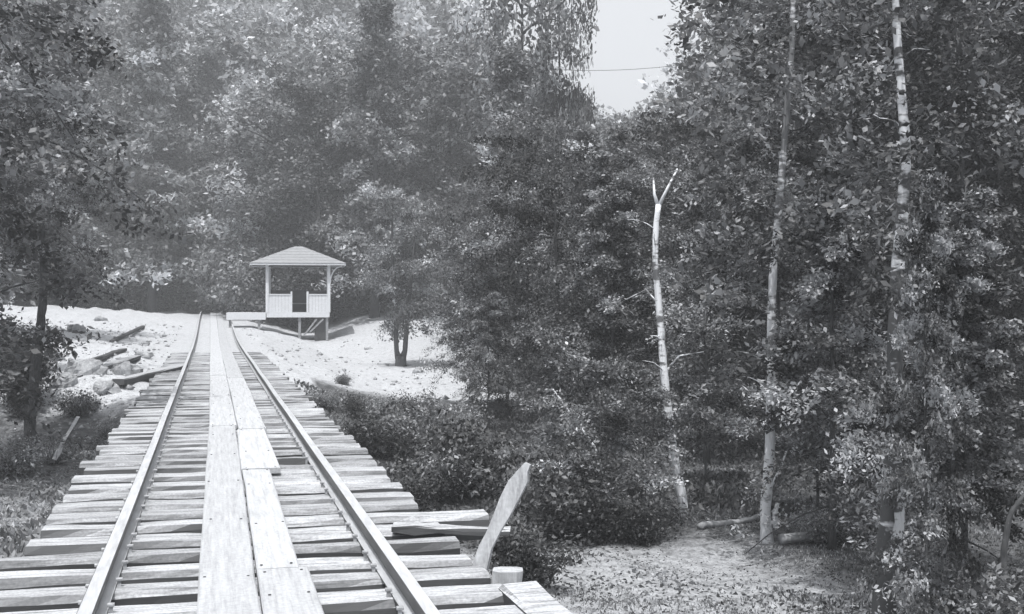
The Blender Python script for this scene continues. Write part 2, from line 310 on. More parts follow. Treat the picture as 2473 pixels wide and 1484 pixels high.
# ---------------------------------------------------------------- foliage builders
def norm(a): return a/(np.linalg.norm(a, axis=-1, keepdims=True)+1e-9)
def leaves(rng, c, along, up, size, wr=0.5):
    "one diamond shaped leaf per row of c"
    n = len(c); a = norm(along+rng.normal(0, 0.35, (n, 3))); up = norm(up+rng.normal(0, 0.6, (n, 3)))
    b = norm(np.cross(up, a)); L = size*np.clip(rng.lognormal(-0.1, 0.4, (n, 1)), 0.35, 1.6)
    V = np.stack([c-a*L/2, c+b*L*wr/2-a*L*0.05, c+a*L/2, c-b*L*wr/2-a*L*0.05], 1).reshape(-1, 3)
    return V
def quads(n): return np.arange(n*4).reshape(n, 4)
TREES = {}
def tree_meshes(key, seed, H, base, cr, limbs, twigs, nl, leaf, lm, bm, droop=0.45, tr=0.12, lean=0.3, shape='round', wr=0.55, contrast=0.62, up=0.35, spread=0.0, topdark=False):
    rng = np.random.default_rng(seed)
    k = 12; zt = np.linspace(0, H, k); wob = np.cumsum(rng.normal(0, lean*0.08, (k, 2)), 0)*np.linspace(0, 1, k)[:, None]
    tp = np.stack([wob[:, 0], wob[:, 1], zt], 1); rad = tr*(1-0.9*np.linspace(0, 1, k)**0.9)+0.006; rad[0] *= 1.35
    tb = MB(); tb.tube(tp, rad, 9, rng, 0.05)
    hz = rng.uniform(base, 0.98, limbs)**0.9*H; hz.sort(); ph = np.arange(limbs)*2.4+rng.normal(0, 0.5, limbs)
    t = (hz/H-base)/(1-base); t = np.clip(t, 0, 1)
    if shape == 'round': pr = np.sqrt(np.clip(1-(1.7*t-0.75)**2/1.2, 0.12, 1))
    elif shape == 'cone': pr = 1.05-0.9*t
    else: pr = 0.75+0.25*np.sin(t*6)
    L = cr*pr*rng.uniform(0.55, 1.2, limbs)
    st = np.stack([np.interp(hz, zt, tp[:, 0]), np.interp(hz, zt, tp[:, 1]), hz], 1)
    d = np.stack([np.cos(ph), np.sin(ph), np.zeros(limbs)], 1); el = rng.normal(up, 0.38, limbs)
    def lp(i, s): return st[i]+d[i]*(L[i]*s)[..., None]+np.array([0, 0, 1.0])*((el[i]*s-droop*s*s)*L[i])[..., None]
    for i in range(limbs):
        s = np.linspace(0, 0.92, 5); pp = lp(np.full(5, i), s); tb.tube(pp, np.linspace(max(0.012, tr*0.3*pr[i]), 0.005, 5), 4)
    # twigs
    li = np.repeat(np.arange(limbs), twigs); n = len(li); s = rng.uniform(0.18, 1.0, n)**0.8
    p0 = lp(li, s); side = np.sign(rng.normal(0, 1, n)); perp = np.stack([-d[li, 1], d[li, 0], np.zeros(n)], 1)*side[:, None]
    fw = rng.uniform(0.3, 1.1, n)[:, None]
    td = norm(perp+d[li]*fw+np.array([0, 0, 1])*rng.normal(-0.12, 0.38+spread, n)[:, None])
    tl = L[li]*rng.uniform(0.18, 0.45, n)*(1.15-0.6*s)
    ltone = rng.lognormal(0, contrast, limbs)[li]*rng.lognormal(0, contrast*0.7, n)
    wi = np.repeat(np.arange(n), nl); m = len(wi); uu = 0.15+0.85*rng.beta(2.2, 1.2, m)
    c = p0[wi]+td[wi]*(tl[wi]*uu)[:, None]+np.array([0, 0, -1.0])*(0.35*droop*tl[wi]*uu**2)[:, None]
    c += rng.normal(0, 1, (m, 3))*np.array([1, 1, 0.6+spread])*(leaf*1.15)
    tone = np.clip(ltone[wi]*rng.lognormal(0, 0.3, m), 0.18, 3.6)
    V = leaves(rng, c, td[wi]+rng.normal(0, 0.6, (m, 3)), np.tile([0.0, 0, 1.0], (m, 1)), leaf, wr)
    me = np_mesh(key+'_crown', V, quads(m), np.repeat(tone, 4)); me.materials.append(M[lm])
    tv = np.vstack(tb.v); tm = bpy.data.meshes.new(key+'_trunk'); tm.from_pydata(tv.tolist(), [], tb.f); tm.materials.append(M[bm])
    tm.polygons.foreach_set('use_smooth', [True]*len(tm.polygons)); tm.update()
    TREES[key] = (tm, me, H)
def tree(key, loc, h, name, label, rz=0, group=None, wide=1.0, cat='tree', crown_mat=None, sink=0.05):
    tm, me, H = TREES[key]; s = h/H
    r = empty(name, (loc[0], loc[1], loc[2]-sink), rz); r.scale = (s*wide, s*wide, s)
    a = link(bpy.data.objects.new('trunk', tm), r); b = link(bpy.data.objects.new('crown', me), r)
    if cat == 'shrub': a.name = 'stem'; b.name = 'foliage'
    tag(r, label, cat, group); return r
T = tree_meshes
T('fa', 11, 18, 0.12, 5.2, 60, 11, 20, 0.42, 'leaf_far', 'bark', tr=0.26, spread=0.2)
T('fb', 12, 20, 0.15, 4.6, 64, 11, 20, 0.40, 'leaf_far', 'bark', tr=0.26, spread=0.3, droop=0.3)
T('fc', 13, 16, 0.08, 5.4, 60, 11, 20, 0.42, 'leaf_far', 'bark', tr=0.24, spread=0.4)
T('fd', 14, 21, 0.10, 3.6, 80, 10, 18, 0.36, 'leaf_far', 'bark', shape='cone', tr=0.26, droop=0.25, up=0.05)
T('ma', 21, 13, 0.14, 3.8, 60, 13, 28, 0.22, 'leaf_mid', 'bark', tr=0.17, spread=0.15)
T('mb', 22, 12, 0.10, 3.6, 60, 13, 28, 0.21, 'leaf_mid', 'bark', tr=0.16, spread=0.12, droop=0.6)
T('mc', 23, 15, 0.28, 3.4, 56, 20, 18, 0.22, 'leaf_mid', 'bark', tr=0.17, spread=0.15)
T('mt', 25, 16, 0.42, 3.0, 30, 14, 18, 0.24, 'leaf_mid', 'bark', tr=0.2, spread=0.2)
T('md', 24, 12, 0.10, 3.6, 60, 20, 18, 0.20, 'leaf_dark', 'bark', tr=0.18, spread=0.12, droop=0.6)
T('na', 31, 9, 0.10, 2.7, 54, 15, 32, 0.10, 'leaf_near', 'bark', tr=0.085, droop=0.55, contrast=0.8)
T('nb', 32, 10, 0.16, 2.5, 54, 15, 32, 0.095, 'leaf_near', 'bark', tr=0.09, droop=0.7, contrast=0.8)
T('nc', 33, 8, 0.06, 2.4, 52, 15, 32, 0.10, 'leaf_near', 'bark', tr=0.07, droop=0.5, contrast=0.85, shape='cone')
T('nd', 34, 10, 0.10, 2.8, 58, 18, 32, 0.10, 'leaf_dark', 'bark', tr=0.10, droop=0.55, contrast=0.8)
T('nx', 38, 8, 0.10, 2.6, 58, 24, 22, 0.085, 'leaf_bright', 'bark', tr=0.06, droop=0.6, contrast=0.5)
T('bir', 39, 9, 0.32, 1.5, 40, 9, 18, 0.085, 'leaf_near', 'bark', tr=0.05, droop=0.8, contrast=0.7, spread=0.15)
T('mp', 40, 15, 0.06, 2.9, 84, 12, 24, 0.20, 'leaf_mid', 'bark', tr=0.18, shape='cone', droop=0.75, up=0.25, contrast=0.55)
T('thin', 35, 8, 0.45, 1.9, 22, 16, 16, 0.085, 'leaf_near', 'bark_grey', tr=0.06, droop=0.5, contrast=0.8)
T('sapl', 36, 3.2, 0.12, 1.15, 30, 16, 16, 0.075, 'leaf_near', 'bark', tr=0.025, droop=0.45, contrast=0.8)
T('sapb', 37, 3.2, 0.12, 1.15, 30, 16, 16, 0.075, 'leaf_bright', 'bark', tr=0.025, droop=0.45, contrast=0.5)
def bush_meshes(key, seed, Rr, H, n, leaf, lm, contrast=0.5):
    rng = np.random.default_rng(seed); tb = MB(); cs = []; al = []; tn = []
    for i in range(16):
        ph = rng.uniform(0, 6.28); out = rng.uniform(0.2, 1.0)*Rr; hh = H*rng.uniform(0.55, 1.05)*(1.05-0.4*out/Rr)
        s = np.linspace(0, 1, 6); pp = np.stack([out*s**1.4*math.cos(ph), out*s**1.4*math.sin(ph), hh*(1.25*s-0.25*s*s)], 1)
        tb.tube(pp, np.linspace(0.012, 0.003, 6)*max(1, H), 5)
        m = n//16; u = rng.uniform(0.25, 1, m); c = np.stack([np.interp(u, s, pp[:, j]) for j in range(3)], 1)
        c += rng.normal(0, 1, (m, 3))*np.array([0.17, 0.17, 0.11])*Rr
        cl = np.floor(u*4).astype(int); ct = rng.lognormal(0, contrast, 5)[cl]
        cs.append(c); al.append(rng.normal(0, 1, (m, 3))+[math.cos(ph), math.sin(ph), 0]); tn.append(ct*rng.lognormal(0, 0.3, m))
    c = np.vstack(cs); c[:, 2] = np.abs(c[:, 2]); al = np.vstack(al); tn = np.clip(np.concatenate(tn), 0.25, 2.6)
    V = leaves(rng, c, al, np.tile([0.0, 0, 1.0], (len(c), 1)), leaf, 0.55)
    me = np_mesh(key, V, quads(len(c)), np.repeat(tn, 4)); me.materials.append(M[lm])
    tv = np.vstack(tb.v); tm = bpy.data.meshes.new(key+'_stem'); tm.from_pydata(tv.tolist(), [], tb.f); tm.materials.append(M['bark']); tm.update()
    TREES[key] = (tm, me, H)
bush_meshes('ba', 41, 0.8, 1.0, 4200, 0.065, 'leaf_near', 0.6)
bush_meshes('bb', 42, 0.9, 1.0, 4200, 0.060, 'weed', 0.5)
bush_meshes('bc', 43, 0.8, 1.1, 4200, 0.065, 'leaf_bright', 0.5)
bush_meshes('bd', 44, 0.9, 1.2, 4200, 0.070, 'leaf_dark', 0.5)

# ---------------------------------------------------------------- the track
rng = np.random.default_rng(77)
RX = (-0.519, 0.916)
def rail(x, label):
    hw, ht = 0.036, 0.12
    prof = [(-0.055, 0), (0.055, 0), (0.055, 0.010), (0.012, 0.022), (0.009, 0.082), (0.032, 0.092), (0.036, 0.096), (0.036, 0.114), (0.031, 0.12),
            (-0.031, 0.12), (-0.036, 0.114), (-0.036, 0.096), (-0.032, 0.092), (-0.009, 0.082), (-0.012, 0.022), (-0.055, 0.010)]
    yy = np.concatenate([np.arange(0.5, 40, 0.9), np.arange(40, 92, 1.5)]); V = []
    for i, y in enumerate(yy):
        dx = 0.006*float(vnoise(y, x*9, 3.0, 20))*2
        for a, b in prof: V.append((x+a+dx, y, 0.004+b+float(rail_z(y))+0.004*float(vnoise(y, 3, 2.5, 21))))
    n = len(prof); Fc = [(i*n+q, i*n+(q+1) % n, (i+1)*n+(q+1) % n, (i+1)*n+q) for i in range(len(yy)-1) for q in range(n)]
    Fc = [f[::-1] for f in Fc]; Fc += [tuple(range(n)), tuple((len(yy)-1)*n+q for q in range(n-1, -1, -1))]
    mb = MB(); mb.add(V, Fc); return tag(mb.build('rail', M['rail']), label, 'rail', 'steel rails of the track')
rail(RX[0], 'worn steel rail on the left of the boardwalk running up the ties')
rail(RX[1], 'worn steel rail on the right of the boardwalk passing the leaning post')
gaps = [2.55, 2.98, 3.42, 3.88, 4.36, 4.86, 5.38, 5.87, 6.33, 6.80, 7.26, 7.67, 8.22, 8.64, 9.11, 9.60, 9.99, 10.5, 11.09, 11.58]
while gaps[-1] < 37: gaps.append(gaps[-1]+rng.uniform(0.38, 0.50))
def spike_mb(x, y):
    mb = MB(); mb.box(x-0.009, x+0.009, y-0.009, y+0.009, -0.05, 0.028); mb.timber((x-0.016, y, 0.036), (x+0.016, y, 0.036), 0.03, 0.016, 1, 0, 0.004); return mb
for i in range(len(gaps)-1):
    y = (gaps[i]+gaps[i+1])/2; sp = gaps[i+1]-gaps[i]
    wd = sp*rng.uniform(0.50, 0.64); th = 0.17
    xl = -1.08+rng.normal(0, 0.028); xr = 1.46+rng.normal(0, 0.028)
    label = 'weathered squared wooden tie under the rails beside similar ties'; grp = 'ties under the rails'
    if y > 30: label = 'tie half buried in pale earth near the far end of the track'; grp = 'half buried ties'
    if y < 7.6: xl = rng.uniform(-1.9, -1.6); label = 'long weathered tie running out of the left edge of the frame'; grp = 'long near ties'
    if 8.2 < y < 8.5: xr = 1.86; label = 'long wooden tie reaching out to the right behind the leaning post'
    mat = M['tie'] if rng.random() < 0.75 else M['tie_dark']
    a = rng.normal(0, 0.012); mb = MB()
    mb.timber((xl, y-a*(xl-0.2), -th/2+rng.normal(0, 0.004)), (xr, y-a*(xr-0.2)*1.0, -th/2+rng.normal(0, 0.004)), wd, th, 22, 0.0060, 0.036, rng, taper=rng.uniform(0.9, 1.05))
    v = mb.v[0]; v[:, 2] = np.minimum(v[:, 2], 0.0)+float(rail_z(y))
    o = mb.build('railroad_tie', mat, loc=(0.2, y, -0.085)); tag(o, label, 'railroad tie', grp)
    if 4.5 < y < 19:
        for rx in RX:
            for sd in (-1, 1):
                sx = rx+sd*0.068; sy = y+rng.uniform(-0.3, 0.3)*wd
                q = spike_mb(sx, sy).build('spike', M['rust'], None, loc=(0.2, y, -0.085)); q.parent = o; q.location = (0, 0, 0)
# long bearing timbers under the ties
for k, x in enumerate((-0.45, 0.85)):
    mb = MB(); mb.timber((x, 1.5, -0.34), (x, 24, -0.34), 0.26, 0.31, 30, 0.006, 0.02, rng)
    tag(mb.build('stringer', M['grey_wood']), 'squared bearing timber seen between the ties under the %s rail' % ('left', 'right')[k], 'timber', 'bearing timbers')

# boardwalk between the rails
def walk_board(xa, xb, y0, y1, label, wob=0.005, xc=None, xd=None, nails=True):
    "board from edge x positions xa, xb at y0 to xc, xd at y1"
    xc = xa if xc is None else xc; xd = xb if xd is None else xd
    seg = max(4, int((y1-y0)/0.8)); mb = MB(); yy = np.linspace(y0, y1, seg+1); r2 = np.random.default_rng(int(y0*10+xa*100+50))
    V = []; off = np.cumsum(r2.normal(0, wob*0.4, seg+1)); off -= np.linspace(off[0], off[-1], seg+1)
    for i, y in enumerate(yy):
        t = i/seg; z = float(rail_z(y))+0.003; x0 = xa+(xc-xa)*t+off[i]+r2.normal(0, wob*0.4); x1 = xb+(xd-xb)*t+off[i]+r2.normal(0, wob*0.4); zt = z+0.045+r2.normal(0, 0.002)
        V += [(x0, y, z), (x1, y, z), (x1, y, zt-0.008), (x1-0.008, y, zt), (x0+0.008, y, zt), (x0, y, zt-0.008)]
    Fc = [(i*6+q, (i+1)*6+q, (i+1)*6+(q+1) % 6, i*6+(q+1) % 6) for i in range(seg) for q in range(6)]
    Fc += [tuple(range(6)), tuple(seg*6+q for q in range(5, -1, -1))]; Fc = [f[::-1] for f in Fc]
    loc = np.array([(xa+xb)/2, (y0+y1)/2, 0]); mb.add(V, Fc); o = tag(mb.build('walk_board', M['board'], loc=loc), label, 'board', 'boards of the walkway between the rails')
    if nails and y0 < 20:
        ny_ = [y0+0.07, y1-0.07]+list(np.arange(y0+1.3, y1-0.5, 1.75)+r2.uniform(-0.1, 0.1))
        for y in ny_:
            t = (y-y0)/(y1-y0)
            for k in (0.14, 0.86):
                x = (xa+(xc-xa)*t)*(1-k)+(xb+(xd-xb)*t)*k+r2.normal(0, 0.008); mb = MB()
                th = np.arange(8)*math.pi/4; r_ = 0.0085; c0 = np.array([x, y+r2.normal(0, 0.02), 0.0492])
                mb.add([c0+[r_*math.cos(q), r_*math.sin(q), 0] for q in th]+[c0+[r_*0.8*math.cos(q), r_*0.8*math.sin(q), 0.004] for q in th], [tuple(range(8, 16))]+[(i, (i+1) % 8, (i+1) % 8+8, i+8) for i in range(8)])
                mb.build('nail', M['nail'], o, loc=loc).location = (0, 0, 0)
    return o
M['nail'] = noise_mat('rusty_nail', 0.03, 0.07, 10, rough=0.7)
walk_board(-0.09, 0.186, 1.6, 14.45, 'long pale walkway board on the left of the open slot nearest the camera', xc=-0.016, xd=0.278)
walk_board(0.213, 0.500, 1.2, 6.62, 'wide pale walkway board at the bottom edge on the right of the slot', xc=0.233)
walk_board(0.235, 0.462, 6.65, 10.6, 'pale walkway board on the right of the slot ending well short of the step', xc=0.257, xd=0.485)
walk_board(0.250, 0.575, 10.64, 14.0, 'pale walkway board just before the far step on the right of the slot', xc=0.284, xd=0.585)
walk_board(-0.010, 0.296, 14.49, 24.5, 'left walkway board beyond the dark step in the boardwalk')
walk_board(0.301, 0.605, 14.04, 23.6, 'right walkway board beyond the step in the boardwalk')
walk_board(-0.012, 0.298, 24.53, 80, 'far left walkway board running up to the crest of the track')
walk_board(0.302, 0.603, 23.63, 80, 'far right walkway board running up to the crest of the track')

# leaning post, stump, end timbers on the right
mb = MB(); fwd = np.array([S_, C_, 0])
oc = [((800+a/2.698)*0.8022, (1300+b/2.698)*0.8022) for a, b in ((1660, 1180), (1690, 1040), (1730, 930), (1790, 820), (1855, 660), (1900, 540), (1970, 400), (2040, 320), (2100, 255), (2145, 275), (2125, 330), (2125, 410), (2080, 500), (1985, 680), (1900, 820), (1830, 960), (1780, 1180))]
A_ = [P(x, y, 6.85+0.0012*(1380-y)*0.3) for x, y in oc]; B_ = [q+fwd*0.06+np.array([0.012, 0, -0.004]) for q in A_]; n = len(oc)
mb.add(np.array(A_+B_), [tuple(range(n)), tuple(range(2*n-1, n-1, -1))]+[(i, i+n, (i+1) % n+n, (i+1) % n) for i in range(n)])
tag(mb.build('leaning_post', M['post']), 'pale plank post leaning outwards at the right ends of the ties', 'post')
mb = MB(); pz = P(1218, 1400, 6.65)
mb.timber((pz[0], pz[1], -0.9), (pz[0]+0.012, pz[1], 0.01), 0.18, 0.16, 12, 0.009, 0.05, np.random.default_rng(6), up=(S_, C_, 0), taper=0.93)
tag(mb.build('pile_head', M['post']), 'rounded head of a wooden pile at the foot of the leaning post', 'post')
mb = MB(); mb.timber((1.53, 3.2, -0.10), (1.53, 6.1, -0.08), 0.21, 0.20, 8, 0.006, 0.02, np.random.default_rng(8))
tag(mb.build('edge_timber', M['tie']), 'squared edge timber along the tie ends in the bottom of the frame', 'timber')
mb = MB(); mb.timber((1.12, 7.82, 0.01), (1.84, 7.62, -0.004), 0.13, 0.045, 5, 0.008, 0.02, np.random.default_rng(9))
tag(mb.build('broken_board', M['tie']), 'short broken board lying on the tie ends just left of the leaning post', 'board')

# ---------------------------------------------------------------- the shelter
def shelter():
    D = 56.0; k = 54.6/F
    HR = R_(-4.5); o0 = P(720, 755, D-1.4)+np.array([-math.sin(HR), math.cos(HR), 0])*1.4; rz = HR
    root = empty('shelter', (o0[0], o0[1], o0[2]), rz)      # floor level, local x to the right, y away
    tag(root, 'small white open shelter with a hipped roof beside the track', 'shelter')
    def B(name, mat, mb, par=root): return mb.build(name, M[mat], par)
    W = 147*k/2; Dp = 1.35; H = 2.08
    mb = MB(); mb.box(-W-0.03, W+0.03, -Dp-0.05, Dp+0.05, -0.22, 0.0); B('floor', 'white', mb)
    for sx in (-1, 1):
        for sy in (-1, 1):
            mb = MB(); mb.box(sx*W-0.065, sx*W+0.065, sy*Dp-0.065, sy*Dp+0.065, 0.002, H); B('corner_post', 'white', mb)
    hw = 0.76
    def panel(x0, x1, y, nm='half_wall'):
        mb = MB()
        xx = np.arange(x0, x1-0.02, 0.14)
        for a in xx: mb.box(a, min(a+0.134, x1), y-0.02, y+0.02, 0.004, hw)
        p = B(nm, 'white', mb); mb = MB(); mb.box(x0, x1, y-0.045, y+0.045, hw+0.002, hw+0.05); mb.build('cap_rail', M['white'], p)
    panel(-W+0.07, -16*k+0.0, -Dp); panel(26*k, W-0.07, -Dp)
    mb = MB(); mb.box(-18*k, -14*k, -Dp-0.03, -Dp+0.03, 0.004, hw+0.16); B('door_post', 'white', mb)
    mb = MB(); mb.box(20*k, 25*k, -Dp-0.03, -Dp+0.03, 0.004, hw+0.16); B('door_post', 'white', mb)
    for sx in (-1, 1):
        mb = MB()
        for a in np.arange(-Dp+0.07, Dp-0.16, 0.14): mb.box(sx*W-0.02, sx*W+0.02, a, a+0.134, 0.004, hw)
        p = B('half_wall', 'white', mb); mb = MB(); mb.box(sx*W-0.045, sx*W+0.045, -Dp+0.07, Dp-0.07, hw+0.002, hw+0.05); mb.build('cap_rail', M['white'], p)
    mb = MB(); mb.box(-W+0.1, W-0.1, Dp-0.5, Dp-0.1, 0.36, 0.42); mb.box(-W+0.15, -W+0.22, Dp-0.45, Dp-0.15, 0.004, 0.36); mb.box(W-0.22, W-0.15, Dp-0.45, Dp-0.15, 0.004, 0.36); B('bench', 'grey_wood', mb)
    # beams
    for sy in (-1, 1):
        mb = MB(); mb.box(-W-0.07, W+0.07, sy*Dp-0.05, sy*Dp+0.05, H+0.002, H+0.12); B('roof_beam', 'dark', mb)
    # brackets: curved braces under the eaves
    for sx in (-1, 1):
        for sy in (-1,):
            s = np.linspace(0, 1, 8); mb = MB()
            if sy == -1 and sx == -1: continue
            for i in range(7):
                def q(t): return np.array([sx*(W+0.06+0.52*(1-math.cos(t*1.57))), sy*Dp, 1.30+0.74*math.sin(t*1.57)])
                mb.timber(q(s[i]), q(s[i+1])+0.02*(q(s[i+1])-q(s[i])), 0.06, 0.10, 1, 0, 0.006, up=(0, 1, 0))
            B('bracket', 'white', mb)
    # hipped roof with ridge
    ex, ey, rx, rh = 115*k, Dp+0.36, 0.16, 0.80; z0 = 2.10
    def roofv(ox, zb): return [(-ex+ox, -ey+ox, zb), (ex-ox, -ey+ox, zb), (ex-ox, ey-ox, zb), (-ex+ox, ey-ox, zb)]
    n = 6; mb = MB()       # stepped shingle courses
    for i in range(n):
        t0, t1 = i/n, (i+1)/n
        def ring(t, up): return [(sx*(ex+(rx-ex)*t), sy*(ey+(0.02-ey)*t), z0+0.06+rh*t+up) for sx, sy in ((-1, -1), (1, -1), (1, 1), (-1, 1))]
        a = ring(t0, 0.014); b = ring(t1, 0.0); c = ring(t0, 0.0)
        mb.add(a+b+c, [(0, 1, 5, 4), (1, 2, 6, 5), (2, 3, 7, 6), (3, 0, 4, 7), (8, 9, 1, 0), (9, 10, 2, 1), (10, 11, 3, 2), (11, 8, 0, 3)])
    mb.add(ring(1, 0.0), [(0, 1, 2, 3)])
    rf = B('roof', 'roof', mb)
    mb = MB(); mb.box(-ex+0.02, ex-0.02, -ey+0.02, -ey+0.05, z0-0.03, z0+0.058); mb.box(-ex+0.02, ex-0.02, ey-0.05, ey-0.02, z0-0.03, z0+0.058)
    mb.box(-ex+0.02, -ex+0.05, -ey+0.052, ey-0.052, z0-0.03, z0+0.058); mb.box(ex-0.05, ex-0.02, -ey+0.052, ey-0.052, z0-0.03, z0+0.058); mb.build('fascia', M['white'], rf)
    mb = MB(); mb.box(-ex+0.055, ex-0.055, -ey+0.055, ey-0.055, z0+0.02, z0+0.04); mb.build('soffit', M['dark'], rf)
    mb = MB(); mb.box(-W+0.07, W-0.07, Dp-0.02, Dp+0.02, 0.004, 1.0); B('shaded_back_wall', 'dark', mb)  # rear wall coloured dark to paint in the shade inside the shelter
    # supports under the floor
    inv = np.array([[math.cos(-rz), -math.sin(-rz)], [math.sin(-rz), math.cos(-rz)]])
    def wxy(lx, ly): c, s = math.cos(rz), math.sin(rz); return o0[0]+c*lx-s*ly, o0[1]+s*lx+c*ly
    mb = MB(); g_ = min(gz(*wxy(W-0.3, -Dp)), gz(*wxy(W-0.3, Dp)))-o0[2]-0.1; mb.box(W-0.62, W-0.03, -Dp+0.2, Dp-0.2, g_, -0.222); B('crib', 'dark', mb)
    for lx in (0.06, W-0.08):
        for ly in (-Dp+0.08, Dp-0.08):
            x, y = wxy(lx, ly); g = gz(x, y)-o0[2]-0.1
            mb = MB(); mb.box(lx-0.055, lx+0.055, ly-0.055, ly+0.055, g, -0.222); B('leg', 'grey_wood', mb)
    for a in (0.0, 0.42):
        mb = MB(); mb.timber((0.25+a*0.6, -Dp-0.12, -1.02+a*0.35), (0.80+a*0.7, -Dp-0.12, -0.30), 0.07, 0.04, 2, 0, 0.004, up=(0, 1, 0)); B('brace', 'grey_wood', mb)
    # raised walkway from the track to the shelter
    wk = empty('walkway_deck', wxy(-W, -Dp+0.4)+(o0[2],), rz)
    tag(wk, 'raised plank walkway leading from the track crest to the white shelter', 'walkway')
    mb = MB(); Lk = 150*k-W+0.35
    for a in np.arange(-Lk, -0.05, 0.16): mb.box(a, a+0.152, -0.45, 1.0, -0.05, -0.004)
    mb.build('deck_planks', M['white'], wk)
    mb = MB(); mb.box(-Lk, -0.06, -0.50, -0.452, -0.32, -0.01); mb.build('edge_beam', M['white'], wk)
    for lx in (-Lk+0.15, -0.35):
        c, s = math.cos(rz), math.sin(rz); x = wk.location[0]+c*lx; y = wk.location[1]+s*lx; g = gz(x, y)-wk.location[2]-0.1
        mb = MB(); mb.box(lx-0.05, lx+0.05, -0.40, -0.30, g, -0.052); mb.build('leg', M['grey_wood'], wk)
shelter()

# ---------------------------------------------------------------- rocks and boards on the left bank
def rock(p, r, label, seed, flat=0.6, grp='stones on the banks'):
    rg = np.random.default_rng(seed); mb = MB(); nu, nv = 9, 12; V = []
    for i in range(nu+1):
        th = math.pi*i/nu
        for j in range(nv):
            ph = 2*math.pi*j/nv; d = np.array([math.sin(th)*math.cos(ph), math.sin(th)*math.sin(ph), math.cos(th)])
            k = 1+0.9*float(vnoise(d[0]*2+seed, d[1]*2+d[2]*1.7, 1.1, 30)); V.append(np.sign(d)*np.abs(d)**0.8*r*k*np.array([1, 0.8, flat]))
    Fc = [(i*nv+j, i*nv+(j+1) % nv, (i+1)*nv+(j+1) % nv, (i+1)*nv+j) for i in range(nu) for j in range(nv)]
    mb.add(V, [f[::-1] for f in Fc]); o = mb.build('rock', M['rock']); o.location = (p[0], p[1], p[2]+r*flat*0.25); o.rotation_euler = (0, 0, rg.uniform(0, 6))
    tag(o, label, 'rock', grp)
spots = [(300, 905, .34, 'flat pale stone at the head of the hollow left of the ties'), (255, 945, .25, 'small pale stone in the dark hollow left of the ties'),
         (205, 905, .40, 'broad pale stone on the lower lip of the earth bank'), (150, 930, .30, 'pale stone beside the dark trunk at the bottom of the earth bank'),
         (350, 862, .22, 'pale stone on the bank edge close to the left rail'), (890, 845, .16, 'dark little stone on the bright slope below the shelter'),
         (1010, 900, .2, 'rounded stone by the right foot of the forked tree'), (180, 800, .35, 'pale stone high on the left bank near its left end'), (240, 775, .3, 'stone near the top of the left bank'), (130, 870, .3, 'stone low on the left bank beside the slanting trunk'), (345, 835, .2, 'small stone on the bank between the dark boards'), (215, 985, .28, 'stone deep in the hollow left of the ties'), (400, 905, .2, 'stone wedged against the tie ends above the hollow')]
for i, (x, y, r, lb) in enumerate(spots):
    p, d = PG(x, y); rock(p, r, lb, 60+i)
def board(xa, ya, xb, yb, w_, h_, label, name='fallen_board', mat='tie', lift=0.04, seed=1):
    a, _ = PG(xa, ya); b, _ = PG(xb, yb); a[2] += lift; b[2] += lift
    mb = MB(); mb.timber(a, b, w_, h_, 6, 0.008, 0.02, np.random.default_rng(seed)); tag(mb.build(name, M[mat]), label, 'board', 'boards thrown down on the left bank')
board(150, 925, 330, 868, 0.22, 0.10, 'long pale board lying down the lower edge of the left bank', seed=4)
board(270, 828, 345, 792, 0.16, 0.10, 'dark short board lying on the pale left bank', mat='dark', seed=5)
board(215, 880, 300, 850, 0.16, 0.10, 'dark board lying above the hollow on the left bank', mat='dark', seed=6)
board(285, 940, 440, 900, 0.25, 0.12, 'pale board end jutting from the ties over the hollow', seed=7, lift=0.12)
board(130, 1150, 190, 1040, 0.07, 0.05, 'thin pale stick leaning in the weeds left of the track', seed=8, lift=0.2)

# ---------------------------------------------------------------- trees
rng = np.random.default_rng(2024)
def sky_cap(xf, w_, d, g):
    "greatest height of a tree so that the open sky between the hill and the near wood stays open"
    xx = [1040, 1100, 1140, 1330, 1345, 1395, 1420, 1530, 1560, 1650, 1675, 1700, 1730]; yy = [-900, -200, 110, 110, 70, 230, 300, 280, 210, 100, -20, -250, -900]
    q = np.linspace(xf-w_, xf+w_, 9); lim = np.interp(q, xx, yy)+np.abs(q-xf)/w_*(-0.35)*w_/1.0*0
    return EYE+(731-lim.max())*d/F-g
# hillside woods far behind
rowd = [(74, 5.6)]+[(d, 7.2) for d in (82, 91, 101, 112, 125, 140, 158, 178, 200)]
for d, spc in rowd:
    span = d*0.46*1.15; n = int(2*span/spc)
    for i in range(n):
        px = -span+(i+rng.uniform(0.15, 0.85))*spc; X_ = S_*d+C_*px; Y_ = C_*(d+rng.normal(0, 1.5))-S_*px
        xf = 1236.5+px/d*F
        a = math.degrees(math.atan2(X_, Y_))
        if d < 80 and 440 < xf < 560: continue
        if xf > 1750 and d > 112: continue
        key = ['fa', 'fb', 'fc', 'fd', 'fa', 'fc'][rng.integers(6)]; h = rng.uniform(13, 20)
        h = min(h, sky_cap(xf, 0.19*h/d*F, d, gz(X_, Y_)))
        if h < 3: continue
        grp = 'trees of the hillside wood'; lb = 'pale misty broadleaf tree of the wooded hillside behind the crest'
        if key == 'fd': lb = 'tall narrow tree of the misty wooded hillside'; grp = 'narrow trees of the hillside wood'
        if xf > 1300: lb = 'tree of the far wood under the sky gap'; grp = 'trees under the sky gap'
        tree(key, (X_, Y_, gz(X_, Y_)), h, 'hillside_tree', lb, rng.uniform(0, 6), grp)
